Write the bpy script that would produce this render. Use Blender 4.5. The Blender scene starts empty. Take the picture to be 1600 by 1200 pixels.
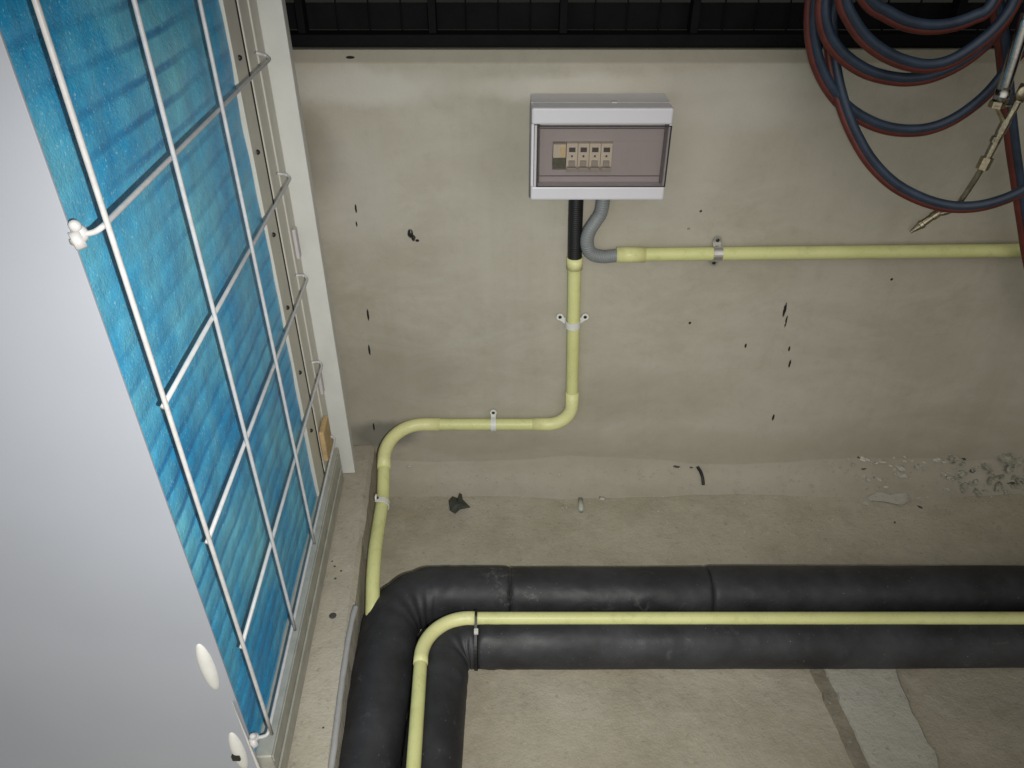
import bpy, bmesh, math, random
from mathutils import Vector, Matrix
random.seed(7)
S = bpy.context.scene
COL = S.collection

# ------------------------------------------------------------------ camera, world, flash, exposure
PITCH = math.radians(34.6)
F = 1180.0            # focal length in px of the 1600 px wide photograph
CAMH = 1.12
cam_d = bpy.data.cameras.new('camera'); cam = bpy.data.objects.new('camera', cam_d); COL.objects.link(cam)
cam.location = (0, 0, CAMH); cam.rotation_euler = (math.radians(90) - PITCH, 0, 0)
cam_d.sensor_width = 36.0; cam_d.lens = 36.0 * F / 1600.0; cam_d.clip_start = 0.02; cam_d.clip_end = 500
S.camera = cam
S.view_settings.view_transform = 'Standard'; S.view_settings.look = 'None'
S.view_settings.exposure = 0.0; S.view_settings.gamma = 1.0; S.view_settings.use_curve_mapping = False

W = bpy.data.worlds.new('World'); S.world = W; W.use_nodes = True
wn = W.node_tree.nodes; wl = W.node_tree.links; wn.clear()
# night: black sky ahead, dim fill glow added from behind and to the left
tc = wn.new('ShaderNodeTexCoord')
dot = wn.new('ShaderNodeVectorMath'); dot.operation = 'DOT_PRODUCT'
dot.inputs[1].default_value = Vector((-0.30, -0.90, 0.34)).normalized()
wl.new(tc.outputs['Generated'], dot.inputs[0])
rmp = wn.new('ShaderNodeMapRange'); rmp.interpolation_type = 'SMOOTHSTEP'
rmp.inputs['From Min'].default_value = 0.35; rmp.inputs['From Max'].default_value = 1.0
rmp.inputs['To Min'].default_value = 0.0; rmp.inputs['To Max'].default_value = 1.0
wl.new(dot.outputs['Value'], rmp.inputs['Value'])
mx = wn.new('ShaderNodeMix'); mx.data_type = 'RGBA'
mx.inputs[6].default_value = (0.0012, 0.0012, 0.0015, 1); mx.inputs[7].default_value = (0.62, 0.60, 0.56, 1)
wl.new(rmp.outputs['Result'], mx.inputs[0])
bg = wn.new('ShaderNodeBackground'); bg.inputs['Strength'].default_value = 1.65
wl.new(mx.outputs[2], bg.inputs['Color'])
wo = wn.new('ShaderNodeOutputWorld'); wl.new(bg.outputs[0], wo.inputs[0])

fl = bpy.data.lights.new('camera_flash', 'SPOT'); flash = bpy.data.objects.new('camera_flash', fl); COL.objects.link(flash)
flash.location = (0.045, -0.01, CAMH - 0.035)
fl.energy = 43.0; fl.color = (1.0, 0.985, 0.95); fl.shadow_soft_size = 0.006
fl.spot_size = math.radians(98); fl.spot_blend = 1.0
aim = Vector((-0.21, math.cos(PITCH + .12), -math.sin(PITCH + .12)))
flash.rotation_euler = aim.to_track_quat('-Z', 'Y').to_euler()

# ------------------------------------------------------------------ geometry helpers
CP, SP = math.cos(PITCH), math.sin(PITCH)
def ray(u, v):
    up = 600 - v
    return Vector((u - 800, F * CP + up * SP, -F * SP + up * CP))
def PY(u, v, y):                      # point seen at (u,v) lying on the vertical plane y
    r = ray(u, v); return r * (y / r.y) + Vector((0, 0, CAMH))
def PZ(u, v, z):                      # point seen at (u,v) lying at height z
    r = ray(u, v); return r * ((z - CAMH) / r.z) + Vector((0, 0, CAMH))

WL = {}
def wloc(o):
    return WL.get(o.name, Vector((0, 0, 0)))
def thing(name, loc, label, cat, group=None):
    o = bpy.data.objects.new(name, None); COL.objects.link(o); o.location = loc; o.empty_display_size = .05
    WL[o.name] = Vector(loc); tag(o, label, cat, group); return o
def tag(o, label, cat, group=None):
    o['label'] = label; o['category'] = cat
    if group: o['group'] = group
    return o
def obj(name, bm, m, parent=None, smooth=False, label=None):
    if bm.verts:
        xs = [v.co.x for v in bm.verts]; ys = [v.co.y for v in bm.verts]; zs = [v.co.z for v in bm.verts]
        c = Vector(((min(xs) + max(xs)) / 2, (min(ys) + max(ys)) / 2, min(zs)))
    else: c = Vector((0, 0, 0))
    bmesh.ops.translate(bm, verts=bm.verts, vec=-c)
    me = bpy.data.meshes.new(name)
    for f in bm.faces: f.smooth = smooth
    bm.to_mesh(me); bm.free()
    if isinstance(m, (list, tuple)):
        for k in m: me.materials.append(k)
    else: me.materials.append(m)
    o = bpy.data.objects.new(name, me); COL.objects.link(o)
    WL[o.name] = c.copy()
    if parent: o.parent = parent; o.location = c - wloc(parent)
    else: o.location = c
    if label: o['label'] = label
    return o
def box(bm, x0, x1, y0, y1, z0, z1, bev=0.0, fn=None, seg=2, mi=0):
    t = bmesh.new()
    bmesh.ops.create_cube(t, size=1)
    for v in t.verts:
        v.co = Vector((x0 + (v.co.x + .5) * (x1 - x0), y0 + (v.co.y + .5) * (y1 - y0), z0 + (v.co.z + .5) * (z1 - z0)))
    if bev: bmesh.ops.bevel(t, geom=t.edges[:], offset=bev, segments=seg, affect='EDGES', profile=.5)
    merge(bm, t, fn, mi)
def merge(bm, t, fn=None, mi=0):
    vm = {}
    for v in t.verts: vm[v] = bm.verts.new(fn(v.co) if fn else v.co)
    for f in t.faces:
        try: nf = bm.faces.new([vm[v] for v in f.verts]); nf.material_index = mi; nf.smooth = f.smooth
        except ValueError: pass
    t.free()
def catmull(pts, n=8):
    pts = [Vector(p) for p in pts]; out = []
    P = [pts[0] * 2 - pts[1]] + pts + [pts[-1] * 2 - pts[-2]]
    for i in range(1, len(P) - 2):
        a, b, c, d = P[i - 1], P[i], P[i + 1], P[i + 2]
        for k in range(n):
            t = k / n
            out.append(.5 * ((2 * b) + (c - a) * t + (2 * a - 5 * b + 4 * c - d) * t * t + (-a + 3 * b - 3 * c + d) * t ** 3))
    out.append(pts[-1]); return out
def tube(bm, pts, r, seg=14, cap=True, rfn=None, mi=0):
    """swept tube; r number or list; rfn(i,frac,ang)->radius factor"""
    pts = [Vector(p) for p in pts]; n = len(pts)
    T = []
    for i in range(n):
        a = pts[max(i - 1, 0)]; b = pts[min(i + 1, n - 1)]
        t = (b - a); T.append(t.normalized() if t.length > 1e-9 else Vector((0, 0, 1)))
    ref = Vector((0, 0, 1)) if abs(T[0].z) < .9 else Vector((0, 1, 0))
    N = (ref - T[0] * ref.dot(T[0])).normalized(); rings = []
    dist = 0
    for i in range(n):
        if i: dist += (pts[i] - pts[i - 1]).length
        N = (N - T[i] * N.dot(T[i])).normalized(); B = T[i].cross(N)
        rr = r[i] if isinstance(r, (list, tuple)) else r
        ring = []
        for k in range(seg):
            a = 2 * math.pi * k / seg
            q = rr * (rfn(i, dist, a) if rfn else 1)
            ring.append(bm.verts.new(pts[i] + (N * math.cos(a) + B * math.sin(a)) * q))
        rings.append(ring)
    for i in range(n - 1):
        for k in range(seg):
            f = bm.faces.new((rings[i][k], rings[i + 1][k], rings[i + 1][(k + 1) % seg], rings[i][(k + 1) % seg])); f.material_index = mi
    if cap:
        bm.faces.new(rings[0][::1]); bm.faces.new(rings[-1][::-1])
    bmesh.ops.recalc_face_normals(bm, faces=bm.faces[:])
def fillet(pts, rad, n=10):
    """polyline with rounded corners; rad list per inner point or number; dense straight parts"""
    pts = [Vector(p) for p in pts]; out = [pts[0]]
    for i in range(1, len(pts) - 1):
        r = rad[i - 1] if isinstance(rad, (list, tuple)) else rad
        a = (pts[i - 1] - pts[i]); b = (pts[i + 1] - pts[i])
        l = min(r, a.length * .49, b.length * .49)
        p0 = pts[i] + a.normalized() * l; p1 = pts[i] + b.normalized() * l
        for k in range(n + 1):
            t = k / n
            # near-circular: rational-ish quadratic blended with cubic handles
            h = .55
            c0 = p0 + (pts[i] - p0) * h; c1 = p1 + (pts[i] - p1) * h
            out.append(p0 * (1 - t) ** 3 + c0 * 3 * t * (1 - t) ** 2 + c1 * 3 * t * t * (1 - t) + p1 * t ** 3)
    out.append(pts[-1]); return out
def resample(pts, step):
    pts = [Vector(p) for p in pts]; out = [pts[0]]
    for a, b in zip(pts, pts[1:]):
        k = max(1, int((b - a).length / step))
        for i in range(1, k + 1): out.append(a.lerp(b, i / k))
    return out
def ellipsoid(bm, c, r, rot=None, seg=16, fn=None, mi=0):
    t = bmesh.new(); bmesh.ops.create_uvsphere(t, u_segments=seg, v_segments=seg // 2 + 2, radius=1)
    for v in t.verts:
        p = Vector((v.co.x * r[0], v.co.y * r[1], v.co.z * r[2]))
        if rot: p = rot @ p
        v.co = p + Vector(c)
    merge(bm, t, fn, mi)
def cyl(bm, a, b, r, seg=20, r2=None, mi=0):
    tube(bm, [a, b], [r, r2 if r2 is not None else r], seg, mi=mi)

# ------------------------------------------------------------------ material helpers
def mat(name, base, rough=.6, metal=0.0, noise=0.0, nscale=20.0, bump=0.0, bscale=60.0, spec=.5, coat=0.0, col2=None, dirt=None):
    m = bpy.data.materials.new(name); m.use_nodes = True
    nt = m.node_tree; N = nt.nodes; L = nt.links; b = N['Principled BSDF']
    b.inputs['Base Color'].default_value = (*base, 1); b.inputs['Roughness'].default_value = rough
    b.inputs['Metallic'].default_value = metal; b.inputs['Specular IOR Level'].default_value = spec
    b.inputs['Coat Weight'].default_value = coat
    geo = N.new('ShaderNodeNewGeometry')
    if noise or col2:
        nz = N.new('ShaderNodeTexNoise'); nz.inputs['Scale'].default_value = nscale; nz.inputs['Detail'].default_value = 6
        nz.inputs['Roughness'].default_value = .65
        L.new(geo.outputs['Position'], nz.inputs['Vector'])
        mr = N.new('ShaderNodeMapRange'); mr.inputs['From Min'].default_value = .3; mr.inputs['From Max'].default_value = .7
        L.new(nz.outputs['Fac'], mr.inputs['Value'])
        mixc = N.new('ShaderNodeMix'); mixc.data_type = 'RGBA'
        c2 = col2 if col2 else tuple(min(1, c * (1 + noise)) for c in base); c1 = base if col2 else tuple(c * (1 - noise) for c in base)
        mixc.inputs[6].default_value = (*c1, 1); mixc.inputs[7].default_value = (*c2, 1)
        L.new(mr.outputs[0], mixc.inputs[0]); L.new(mixc.outputs[2], b.inputs['Base Color'])
    if bump:
        n2 = N.new('ShaderNodeTexNoise'); n2.inputs['Scale'].default_value = bscale; n2.inputs['Detail'].default_value = 5
        L.new(geo.outputs['Position'], n2.inputs['Vector'])
        bp = N.new('ShaderNodeBump'); bp.inputs['Strength'].default_value = bump; bp.inputs['Distance'].default_value = .002
        L.new(n2.outputs['Fac'], bp.inputs['Height']); L.new(bp.outputs[0], b.inputs['Normal'])
    return m

class NB:
    """small node-building helper"""
    def __init__(s, name):
        s.m = bpy.data.materials.new(name); s.m.use_nodes = True; s.nt = s.m.node_tree; s.N = s.nt.nodes; s.L = s.nt.links
        s.b = s.N['Principled BSDF']; g = s.N.new('ShaderNodeNewGeometry'); s.pos = g.outputs['Position']
    def mapping(s, scale, loc=(0, 0, 0), rot=(0, 0, 0), vec=None, kind='POINT'):
        n = s.N.new('ShaderNodeMapping'); n.vector_type = kind
        n.inputs['Scale'].default_value = scale; n.inputs['Location'].default_value = loc; n.inputs['Rotation'].default_value = rot
        s.L.new(vec or s.pos, n.inputs['Vector']); return n.outputs[0]
    def noise(s, scale, detail=6, rough=.6, vec=None, dist=0.0):
        n = s.N.new('ShaderNodeTexNoise'); n.inputs['Scale'].default_value = scale; n.inputs['Detail'].default_value = detail
        n.inputs['Roughness'].default_value = rough; n.inputs['Distortion'].default_value = dist
        s.L.new(vec or s.pos, n.inputs['Vector']); return n
    def rng(s, v, a, b, c=0.0, d=1.0, smooth=False):
        n = s.N.new('ShaderNodeMapRange'); n.inputs['From Min'].default_value = a; n.inputs['From Max'].default_value = b
        n.inputs['To Min'].default_value = c; n.inputs['To Max'].default_value = d
        if smooth: n.interpolation_type = 'SMOOTHSTEP'
        s.L.new(v, n.inputs['Value']); return n.outputs[0]
    def math(s, op, a, b=None, clamp=False):
        n = s.N.new('ShaderNodeMath'); n.operation = op; n.use_clamp = clamp
        for i, x in enumerate((a, b)):
            if x is None: continue
            if isinstance(x, (int, float)): n.inputs[i].default_value = x
            else: s.L.new(x, n.inputs[i])
        return n.outputs[0]
    def mix(s, fac, a, b, mode='MIX'):
        n = s.N.new('ShaderNodeMix'); n.data_type = 'RGBA'; n.blend_type = mode
        if isinstance(fac, (int, float)): n.inputs[0].default_value = fac
        else: s.L.new(fac, n.inputs[0])
        for i, x in ((6, a), (7, b)):
            if isinstance(x, tuple): n.inputs[i].default_value = (*x, 1)
            else: s.L.new(x, n.inputs[i])
        return n.outputs[2]
    def sep(s, vec=None):
        n = s.N.new('ShaderNodeSeparateXYZ'); s.L.new(vec or s.pos, n.inputs[0]); return n.outputs
    def ell(s, c, r, rot=(0, 0, 0), vec=None, soft=.25):
        """soft mask of an ellipsoid patch centred at c with radii r"""
        mp = s.mapping(r, c, rot, vec, 'TEXTURE')
        n = s.N.new('ShaderNodeVectorMath'); n.operation = 'LENGTH'; s.L.new(mp, n.inputs[0])
        return s.rng(n.outputs['Value'], 1.0 - soft, 1.0 + soft, 1.0, 0.0, True)
    def bump(s, h, strength, dist, nrm=None):
        n = s.N.new('ShaderNodeBump'); n.inputs['Strength'].default_value = strength; n.inputs['Distance'].default_value = dist
        s.L.new(h, n.inputs['Height'])
        if nrm: s.L.new(nrm, n.inputs['Normal'])
        return n.outputs[0]
    def warp(s, amount, scale):
        n = s.noise(scale, 4, .6)
        v = s.N.new('ShaderNodeVectorMath'); v.operation = 'SUBTRACT'; s.L.new(n.outputs['Color'], v.inputs[0]); v.inputs[1].default_value = (.5, .5, .5)
        w = s.N.new('ShaderNodeVectorMath'); w.operation = 'SCALE'; s.L.new(v.outputs[0], w.inputs[0]); w.inputs['Scale'].default_value = amount
        a = s.N.new('ShaderNodeVectorMath'); a.operation = 'ADD'; s.L.new(w.outputs[0], a.inputs[0]); s.L.new(s.pos, a.inputs[1])
        return a.outputs[0]

WALLY = 1.25
def wall_material():
    s = NB('wall_concrete')
    base = s.mix(s.rng(s.noise(2.6, 8, .62).outputs['Fac'], .33, .68), (.345, .316, .248), (.41, .383, .312))
    # cloudy trowel patches, stretched
    v = s.mapping((1.0, 1.0, 2.2))
    c = s.mix(s.rng(s.noise(5.5, 9, .7, v, .6).outputs['Fac'], .42, .72), base, (.435, .408, .34))
    # vertical water runs
    vs = s.mapping((13, 1, 1.1))
    c = s.mix(s.math('MULTIPLY', s.rng(s.noise(1.0, 5, .6, vs).outputs['Fac'], .5, .75), .22), c, (.25, .225, .16))
    # fine mottling
    c = s.mix(s.math('MULTIPLY', s.rng(s.noise(38, 6, .7).outputs['Fac'], .5, .78), .22), c, (.22, .20, .15))
    w = s.warp(.05, 9)
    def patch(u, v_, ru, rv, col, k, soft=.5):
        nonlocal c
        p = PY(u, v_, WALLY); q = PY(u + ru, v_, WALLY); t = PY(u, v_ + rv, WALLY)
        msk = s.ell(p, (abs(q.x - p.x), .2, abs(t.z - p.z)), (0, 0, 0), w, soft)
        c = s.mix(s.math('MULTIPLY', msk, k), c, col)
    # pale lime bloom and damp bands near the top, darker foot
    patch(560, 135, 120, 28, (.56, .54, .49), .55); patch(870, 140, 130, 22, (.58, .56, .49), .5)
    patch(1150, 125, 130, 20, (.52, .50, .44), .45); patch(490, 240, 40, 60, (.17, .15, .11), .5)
    patch(780, 245, 48, 70, (.25, .23, .175), .3, .8); patch(1060, 270, 50, 120, (.42, .40, .34), .4)
    patch(560, 300, 60, 90, (.47, .45, .40), .4); patch(1330, 260, 120, 90, (.43, .405, .34), .3)
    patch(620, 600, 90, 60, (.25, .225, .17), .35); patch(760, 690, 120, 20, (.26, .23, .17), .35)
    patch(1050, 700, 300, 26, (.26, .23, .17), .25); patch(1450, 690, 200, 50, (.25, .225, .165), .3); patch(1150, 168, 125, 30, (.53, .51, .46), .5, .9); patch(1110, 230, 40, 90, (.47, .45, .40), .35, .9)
    patch(600, 678, 52, 22, (.10, .10, .09), .65, .35); patch(1000, 620, 120, 40, (.25, .23, .17), .3)  # first patch paints the unit's shadow beside the post foot
    # foot of the wall, browner towards the floor, with pale mottling
    z = s.sep()[2]
    zz = s.math('ADD', z, s.math('MULTIPLY', s.math('SUBTRACT', s.noise(7, 5, .6).outputs['Fac'], .5), .12))
    c = s.mix(s.rng(zz, .02, .16, .32, 0.0, True), c, (.29, .265, .20))
    c = s.mix(s.math('MULTIPLY', s.rng(s.noise(24, 6, .7).outputs['Fac'], .55, .72), s.rng(z, .0, .08, .45, 0.0)), c, (.42, .39, .31))
    # darker capping band below the grille
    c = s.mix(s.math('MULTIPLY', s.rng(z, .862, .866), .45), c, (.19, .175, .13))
    # black tar and paint nicks
    w2 = s.warp(.0022, 160); w3 = s.mapping((1, 1, 1), vec=w2)
    dark = None
    for (u, v_, ru, rv) in ((641, 365, 4.5, 7), (646, 372, 3.5, 5), (652, 376, 3, 2), (1226, 484, 2.2, 11), (1228, 502, 1.5, 9), (1233, 545, 1.6, 4), (1234, 568, 1.6, 6),
                            (575, 492, 1.6, 9), (577, 547, 1.6, 8), (556, 326, 1.6, 7), (1165, 540, 1.6, 3.5), (547, 90, 7, 2.4), (1078, 505, 2, 2),
                            (1208, 652, 1.8, 5), (584, 667, 1.4, 6), (557, 350, 1.3, 4), (1095, 330, 2, 2), (1076, 358, 1.8, 1.8), (1393, 436, 2, 2)):
        p = PY(u, v_, WALLY); q = PY(u + ru, v_, WALLY); t = PY(u, v_ + rv, WALLY)
        e = s.ell(p, (abs(q.x - p.x), .2, abs(t.z - p.z)), (0, 0, 0), w3, .2)
        dark = e if dark is None else s.math('MAXIMUM', dark, e)
    dark = s.math('MULTIPLY', dark, s.rng(s.noise(210, 3, .7, s.mapping((1, 1, .35))).outputs['Fac'], .30, .38))
    c = s.mix(dark, c, (.012, .012, .012))
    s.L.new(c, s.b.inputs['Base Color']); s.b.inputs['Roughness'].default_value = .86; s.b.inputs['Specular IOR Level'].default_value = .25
    h = s.math('ADD', s.noise(14, 8, .6).outputs['Fac'], s.math('MULTIPLY', s.noise(160, 5, .7).outputs['Fac'], .25))
    pores = s.rng(s.noise(75, 2, .5).outputs['Fac'], .66, .76)
    h = s.math('SUBTRACT', h, s.math('MULTIPLY', pores, .12))
    s.L.new(s.bump(h, .35, .005), s.b.inputs['Normal'])
    return s.m
def floor_material(name='floor_concrete', a=(.34, .305, .228), b=(.46, .422, .335)):
    s = NB(name)
    c = s.mix(s.rng(s.noise(4, 8, .65).outputs['Fac'], .35, .66), a, b)
    c = s.mix(s.math('MULTIPLY', s.rng(s.noise(22, 7, .72, None, .8).outputs['Fac'], .5, .7), .35), c, (.50, .47, .39))
    c = s.mix(s.math('MULTIPLY', s.rng(s.noise(11, 7, .7).outputs['Fac'], .52, .72), .35), c, (.24, .215, .16))
    c = s.mix(s.math('MULTIPLY', s.rng(s.noise(90, 4, .7).outputs['Fac'], .58, .75), .55), c, (.17, .15, .11))
    c = s.mix(s.math('MULTIPLY', s.rng(s.noise(140, 3, .6).outputs['Fac'], .66, .74), .5), c, (.52, .50, .45))
    s.L.new(c, s.b.inputs['Base Color']); s.b.inputs['Roughness'].default_value = .9; s.b.inputs['Specular IOR Level'].default_value = .25
    h = s.math('ADD', s.noise(18, 9, .65).outputs['Fac'], s.math('MULTIPLY', s.noise(220, 4, .7).outputs['Fac'], .22))
    s.L.new(s.bump(h, .7, .007), s.b.inputs['Normal'])
    return s.m
def foam_material():
    s = NB('black_foam')
    c = s.mix(s.rng(s.noise(9, 7, .65).outputs['Fac'], .4, .7), (.020, .020, .022), (.042, .043, .047))
    c = s.mix(s.math('MULTIPLY', s.rng(s.noise(30, 6, .75, None, 1.2).outputs['Fac'], .60, .76), .5), c, (.13, .13, .125))
    c = s.mix(s.math('MULTIPLY', s.rng(s.noise(260, 2, .5).outputs['Fac'], .73, .78), .55), c, (.30, .29, .26))
    w = s.warp(.03, 30)
    for (u, v, r) in ((790, 945, .022), (775, 905, .03), (830, 930, .012)):
        p = PZ(u, v, .08)
        n = s.math('MULTIPLY', s.ell(p, (r, r, r), (0, 0, 0), w, .6), s.rng(s.noise(90, 5, .8).outputs['Fac'], .5, .62))
        c = s.mix(s.math('MULTIPLY', n, .35), c, (.22, .215, .20))
    s.L.new(c, s.b.inputs['Base Color']); s.b.inputs['Specular IOR Level'].default_value = .38
    s.L.new(s.rng(s.noise(7, 5, .6).outputs['Fac'], .3, .7, .42, .66), s.b.inputs['Roughness'])
    h = s.math('ADD', s.noise(13, 2.5, .45).outputs['Fac'], s.math('MULTIPLY', s.noise(300, 3, .6).outputs['Fac'], .03))
    s.L.new(s.bump(h, .6, .012), s.b.inputs['Normal'])
    return s.m
def coil_material():
    s = NB('blue_coil')
    z = s.sep()[2]
    rows = s.math('SINE', s.math('MULTIPLY', s.math('ADD', z, s.math('MULTIPLY', s.noise(6, 3, .5).outputs['Fac'], .012)), 2 * math.pi / .030))
    row_shade = s.rng(rows, .45, 1.05, 0, 1, True)  # bands that put the shade of the tube rows into the blue
    st = s.mapping((6, 6, 6))
    streak = s.rng(s.noise(1.0, 6, .65, st).outputs['Fac'], .35, .7)
    c = s.mix(streak, (.014, .40, .76), (.27, .82, .90))
    c = s.mix(s.math('MULTIPLY', row_shade, s.rng(s.noise(4, 4, .6).outputs['Fac'], .36, .64, .06, .75)), c, (.010, .18, .46))
    fl = s.rng(s.noise(330, 2, .7).outputs['Fac'], .62, .69)
    c = s.mix(s.math('MULTIPLY', fl, .7), c, (.55, .9, .95))  # white glints of the film painted into the colour as flecks
    h = s.math('ADD', s.noise(16, 4, .5).outputs['Fac'], s.math('MULTIPLY', s.noise(380, 2, .6).outputs['Fac'], .12))
    h = s.math('ADD', h, s.math('MULTIPLY', rows, -.08))
    nb = s.bump(h, .8, .007)
    s.L.new(c, s.b.inputs['Base Color']); s.b.inputs['Roughness'].default_value = .28; s.b.inputs['Specular IOR Level'].default_value = .9; s.b.inputs['Specular Tint'].default_value = (.05, .40, 1, 1)
    s.L.new(nb, s.b.inputs['Normal'])
    g = s.N.new('ShaderNodeBsdfGlossy'); g.inputs['Roughness'].default_value = .62; s.L.new(nb, g.inputs['Normal'])
    gc = s.mix(s.rng(s.noise(9, 5, .65).outputs['Fac'], .35, .65), (.0, .10, .55), (.02, .22, .75)); gc = s.mix(s.math('MULTIPLY', row_shade, .5), gc, (.0, .05, .3))
    s.L.new(gc, g.inputs['Color'])
    mxs = s.N.new('ShaderNodeMixShader'); mxs.inputs[0].default_value = .25
    out = s.N['Material Output']; s.L.new(s.b.outputs[0], mxs.inputs[1]); s.L.new(g.outputs[0], mxs.inputs[2]); s.L.new(mxs.outputs[0], out.inputs[0])
    return s.m
def panel_material():
    s = NB('white_painted_steel')
    c = s.mix(s.rng(s.noise(3, 4, .5).outputs['Fac'], .35, .65), (.315, .335, .375), (.345, .365, .405))
    c = s.mix(s.math('MULTIPLY', s.rng(s.noise(28, 6, .75, None, .5).outputs['Fac'], .62, .78), .3), c, (.40, .40, .38))
    s.L.new(c, s.b.inputs['Base Color']); s.b.inputs['Roughness'].default_value = .36; s.b.inputs['Specular IOR Level'].default_value = .4
    s.L.new(s.bump(s.noise(420, 3, .6).outputs['Fac'], .12, .0006), s.b.inputs['Normal'])
    return s.m
def pvc_material(name, a, b, rough=.42):
    s = NB(name)
    c = s.mix(s.rng(s.noise(8, 5, .6).outputs['Fac'], .35, .65), a, b)
    c = s.mix(s.math('MULTIPLY', s.rng(s.noise(240, 3, .7).outputs['Fac'], .62, .72), .4), c, tuple(x * .5 for x in a))
    c = s.mix(s.math('MULTIPLY', s.rng(s.noise(35, 7, .8).outputs['Fac'], .52, .75), .5), c, tuple(x * .55 for x in a))
    s.L.new(c, s.b.inputs['Base Color']); s.b.inputs['Roughness'].default_value = rough; s.b.inputs['Specular IOR Level'].default_value = .35
    s.L.new(s.bump(s.noise(90, 4, .6).outputs['Fac'], .12, .002), s.b.inputs['Normal'])
    return s.m

M = dict(
    wall=wall_material(), floor=floor_material(),
    plinth=floor_material('plinth_concrete', (.36, .33, .26), (.47, .44, .36)),
    strip=floor_material('pale_screed', (.42, .40, .34), (.50, .48, .42)),
    foam=foam_material(), coil=coil_material(), panel=panel_material(),
    pvc=pvc_material('cream_yellow_pvc', (.585, .595, .255), (.655, .66, .31)),
    pvc_joint=pvc_material('cream_yellow_pvc_joint', (.66, .65, .30), (.72, .705, .35)),
    frame=mat('cream_painted_frame', (.55, .54, .47), .45, noise=.06, nscale=30, bump=.05),
    guard=mat('white_coated_wire', (.49, .485, .48), .4, noise=.12, nscale=80, bump=.15, bscale=200),
    guard_dull=mat('grey_galvanised', (.36, .36, .35), .5, .2, noise=.1),
    rail=mat('galvanised_rail', (.40, .40, .35), .45, .25, noise=.15, nscale=40, bump=.1),
    gap=mat('black_gap_shade_foot', (.01, .01, .01), .8),
    plastic=mat('light_grey_plastic', (.60, .59, .62), .42, noise=.03, nscale=12, bump=.03),
    plastic_in=mat('grey_plastic_inner', (.50, .48, .48), .5, noise=.04),
    black=mat('black_plastic', (.008, .008, .008), .5, noise=.3, nscale=60, bump=.1),
    grille=mat('black_painted_steel', (.0045, .0045, .005), .75, spec=.12, noise=.35, nscale=25, bump=.2),
    greyflex=mat('grey_flexible_plastic', (.20, .215, .215), .5, noise=.08, nscale=40),
    clip=mat('white_nylon', (.66, .66, .62), .45, noise=.05, nscale=60),
    screw=mat('dark_screw', (.03, .028, .025), .4, .6),
    blueh=mat('blue_grey_rubber_hose', (.028, .045, .076), .42, noise=.3, nscale=30, bump=.15, bscale=120),
    redh=mat('red_rubber_hose', (.11, .020, .014), .5, noise=.3, nscale=30, bump=.15, bscale=120),
    chrome=mat('worn_chrome', (.60, .59, .56), .3, .8, noise=.15, nscale=60, bump=.1),
    brass=mat('tarnished_brass', (.36, .32, .23), .36, 1.0, noise=.35, nscale=90, bump=.25, bscale=200),
    brk=mat('cream_breaker_plastic', (.80, .76, .60), .5, noise=.04),
    tog=mat('grey_breaker_toggle', (.40, .38, .32), .5),
    green=mat('green_terminal', (.10, .12, .055), .4, .3, noise=.5, nscale=200),
    gold=mat('brass_bar', (.95, .78, .38), .4, .3),
    ink=mat('dark_print', (.03, .025, .025), .6),
    chip=mat('pale_cement_chip', (.42, .40, .34), .9, noise=.25, nscale=60, bump=.5, bscale=150),
    chipd=mat('dark_grit', (.06, .06, .05), .8, noise=.4, nscale=60),
    chipg=mat('grey_green_rubble', (.30, .29, .235), .9, noise=.4, nscale=60, bump=.5, bscale=150),
    greyv=mat('grey_sealant', (.34, .34, .34), .6, noise=.1, nscale=40, bump=.3),
    ochre=mat('soiled_cardboard', (.46, .33, .16), .8, noise=.25, nscale=40, bump=.4),
)
def smoked():
    m = bpy.data.materials.new('smoked_clear_plastic'); m.use_nodes = True; N = m.node_tree.nodes; L = m.node_tree.links
    N.remove(N['Principled BSDF']); out = N['Material Output']
    t = N.new('ShaderNodeBsdfTransparent'); t.inputs[0].default_value = (.92, .895, .89, 1)
    d = N.new('ShaderNodeBsdfDiffuse'); d.inputs[0].default_value = (.22, .20, .20, 1)
    g = N.new('ShaderNodeBsdfGlossy'); g.inputs['Roughness'].default_value = .12
    a = N.new('ShaderNodeMixShader'); a.inputs[0].default_value = .10; L.new(t.outputs[0], a.inputs[1]); L.new(d.outputs[0], a.inputs[2])
    fr = N.new('ShaderNodeFresnel'); fr.inputs[0].default_value = 1.45
    b = N.new('ShaderNodeMixShader'); L.new(fr.outputs[0], b.inputs[0]); L.new(a.outputs[0], b.inputs[1]); L.new(g.outputs[0], b.inputs[2])
    L.new(b.outputs[0], out.inputs[0]); return m
M['smoke'] = smoked()

# ------------------------------------------------------------------ setting: floor and wall
def grid_sheet(x0, x1, y0, y1, nx, ny, zf):
    bm = bmesh.new(); V = [[bm.verts.new((x0 + (x1 - x0) * i / nx, y0 + (y1 - y0) * j / ny, 0)) for j in range(ny + 1)] for i in range(nx + 1)]
    for i in range(nx + 1):
        for j in range(ny + 1): V[i][j].co.z = zf(V[i][j].co.x, V[i][j].co.y)
    for i in range(nx):
        for j in range(ny): bm.faces.new((V[i][j], V[i + 1][j], V[i + 1][j + 1], V[i][j + 1]))
    return bm
from mathutils import noise as mn
o = obj('floor', grid_sheet(-3, 3, -3, WALLY + .02, 150, 106, lambda x, y: .003 * mn.noise(Vector((x * 5, y * 5, 0)))), M['floor'], smooth=True); o['kind'] = 'structure'
o = obj('ground', grid_sheet(-60, 60, WALLY + .15, 120, 4, 4, lambda x, y: -.4), M['chipd']); o['kind'] = 'structure'

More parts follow.
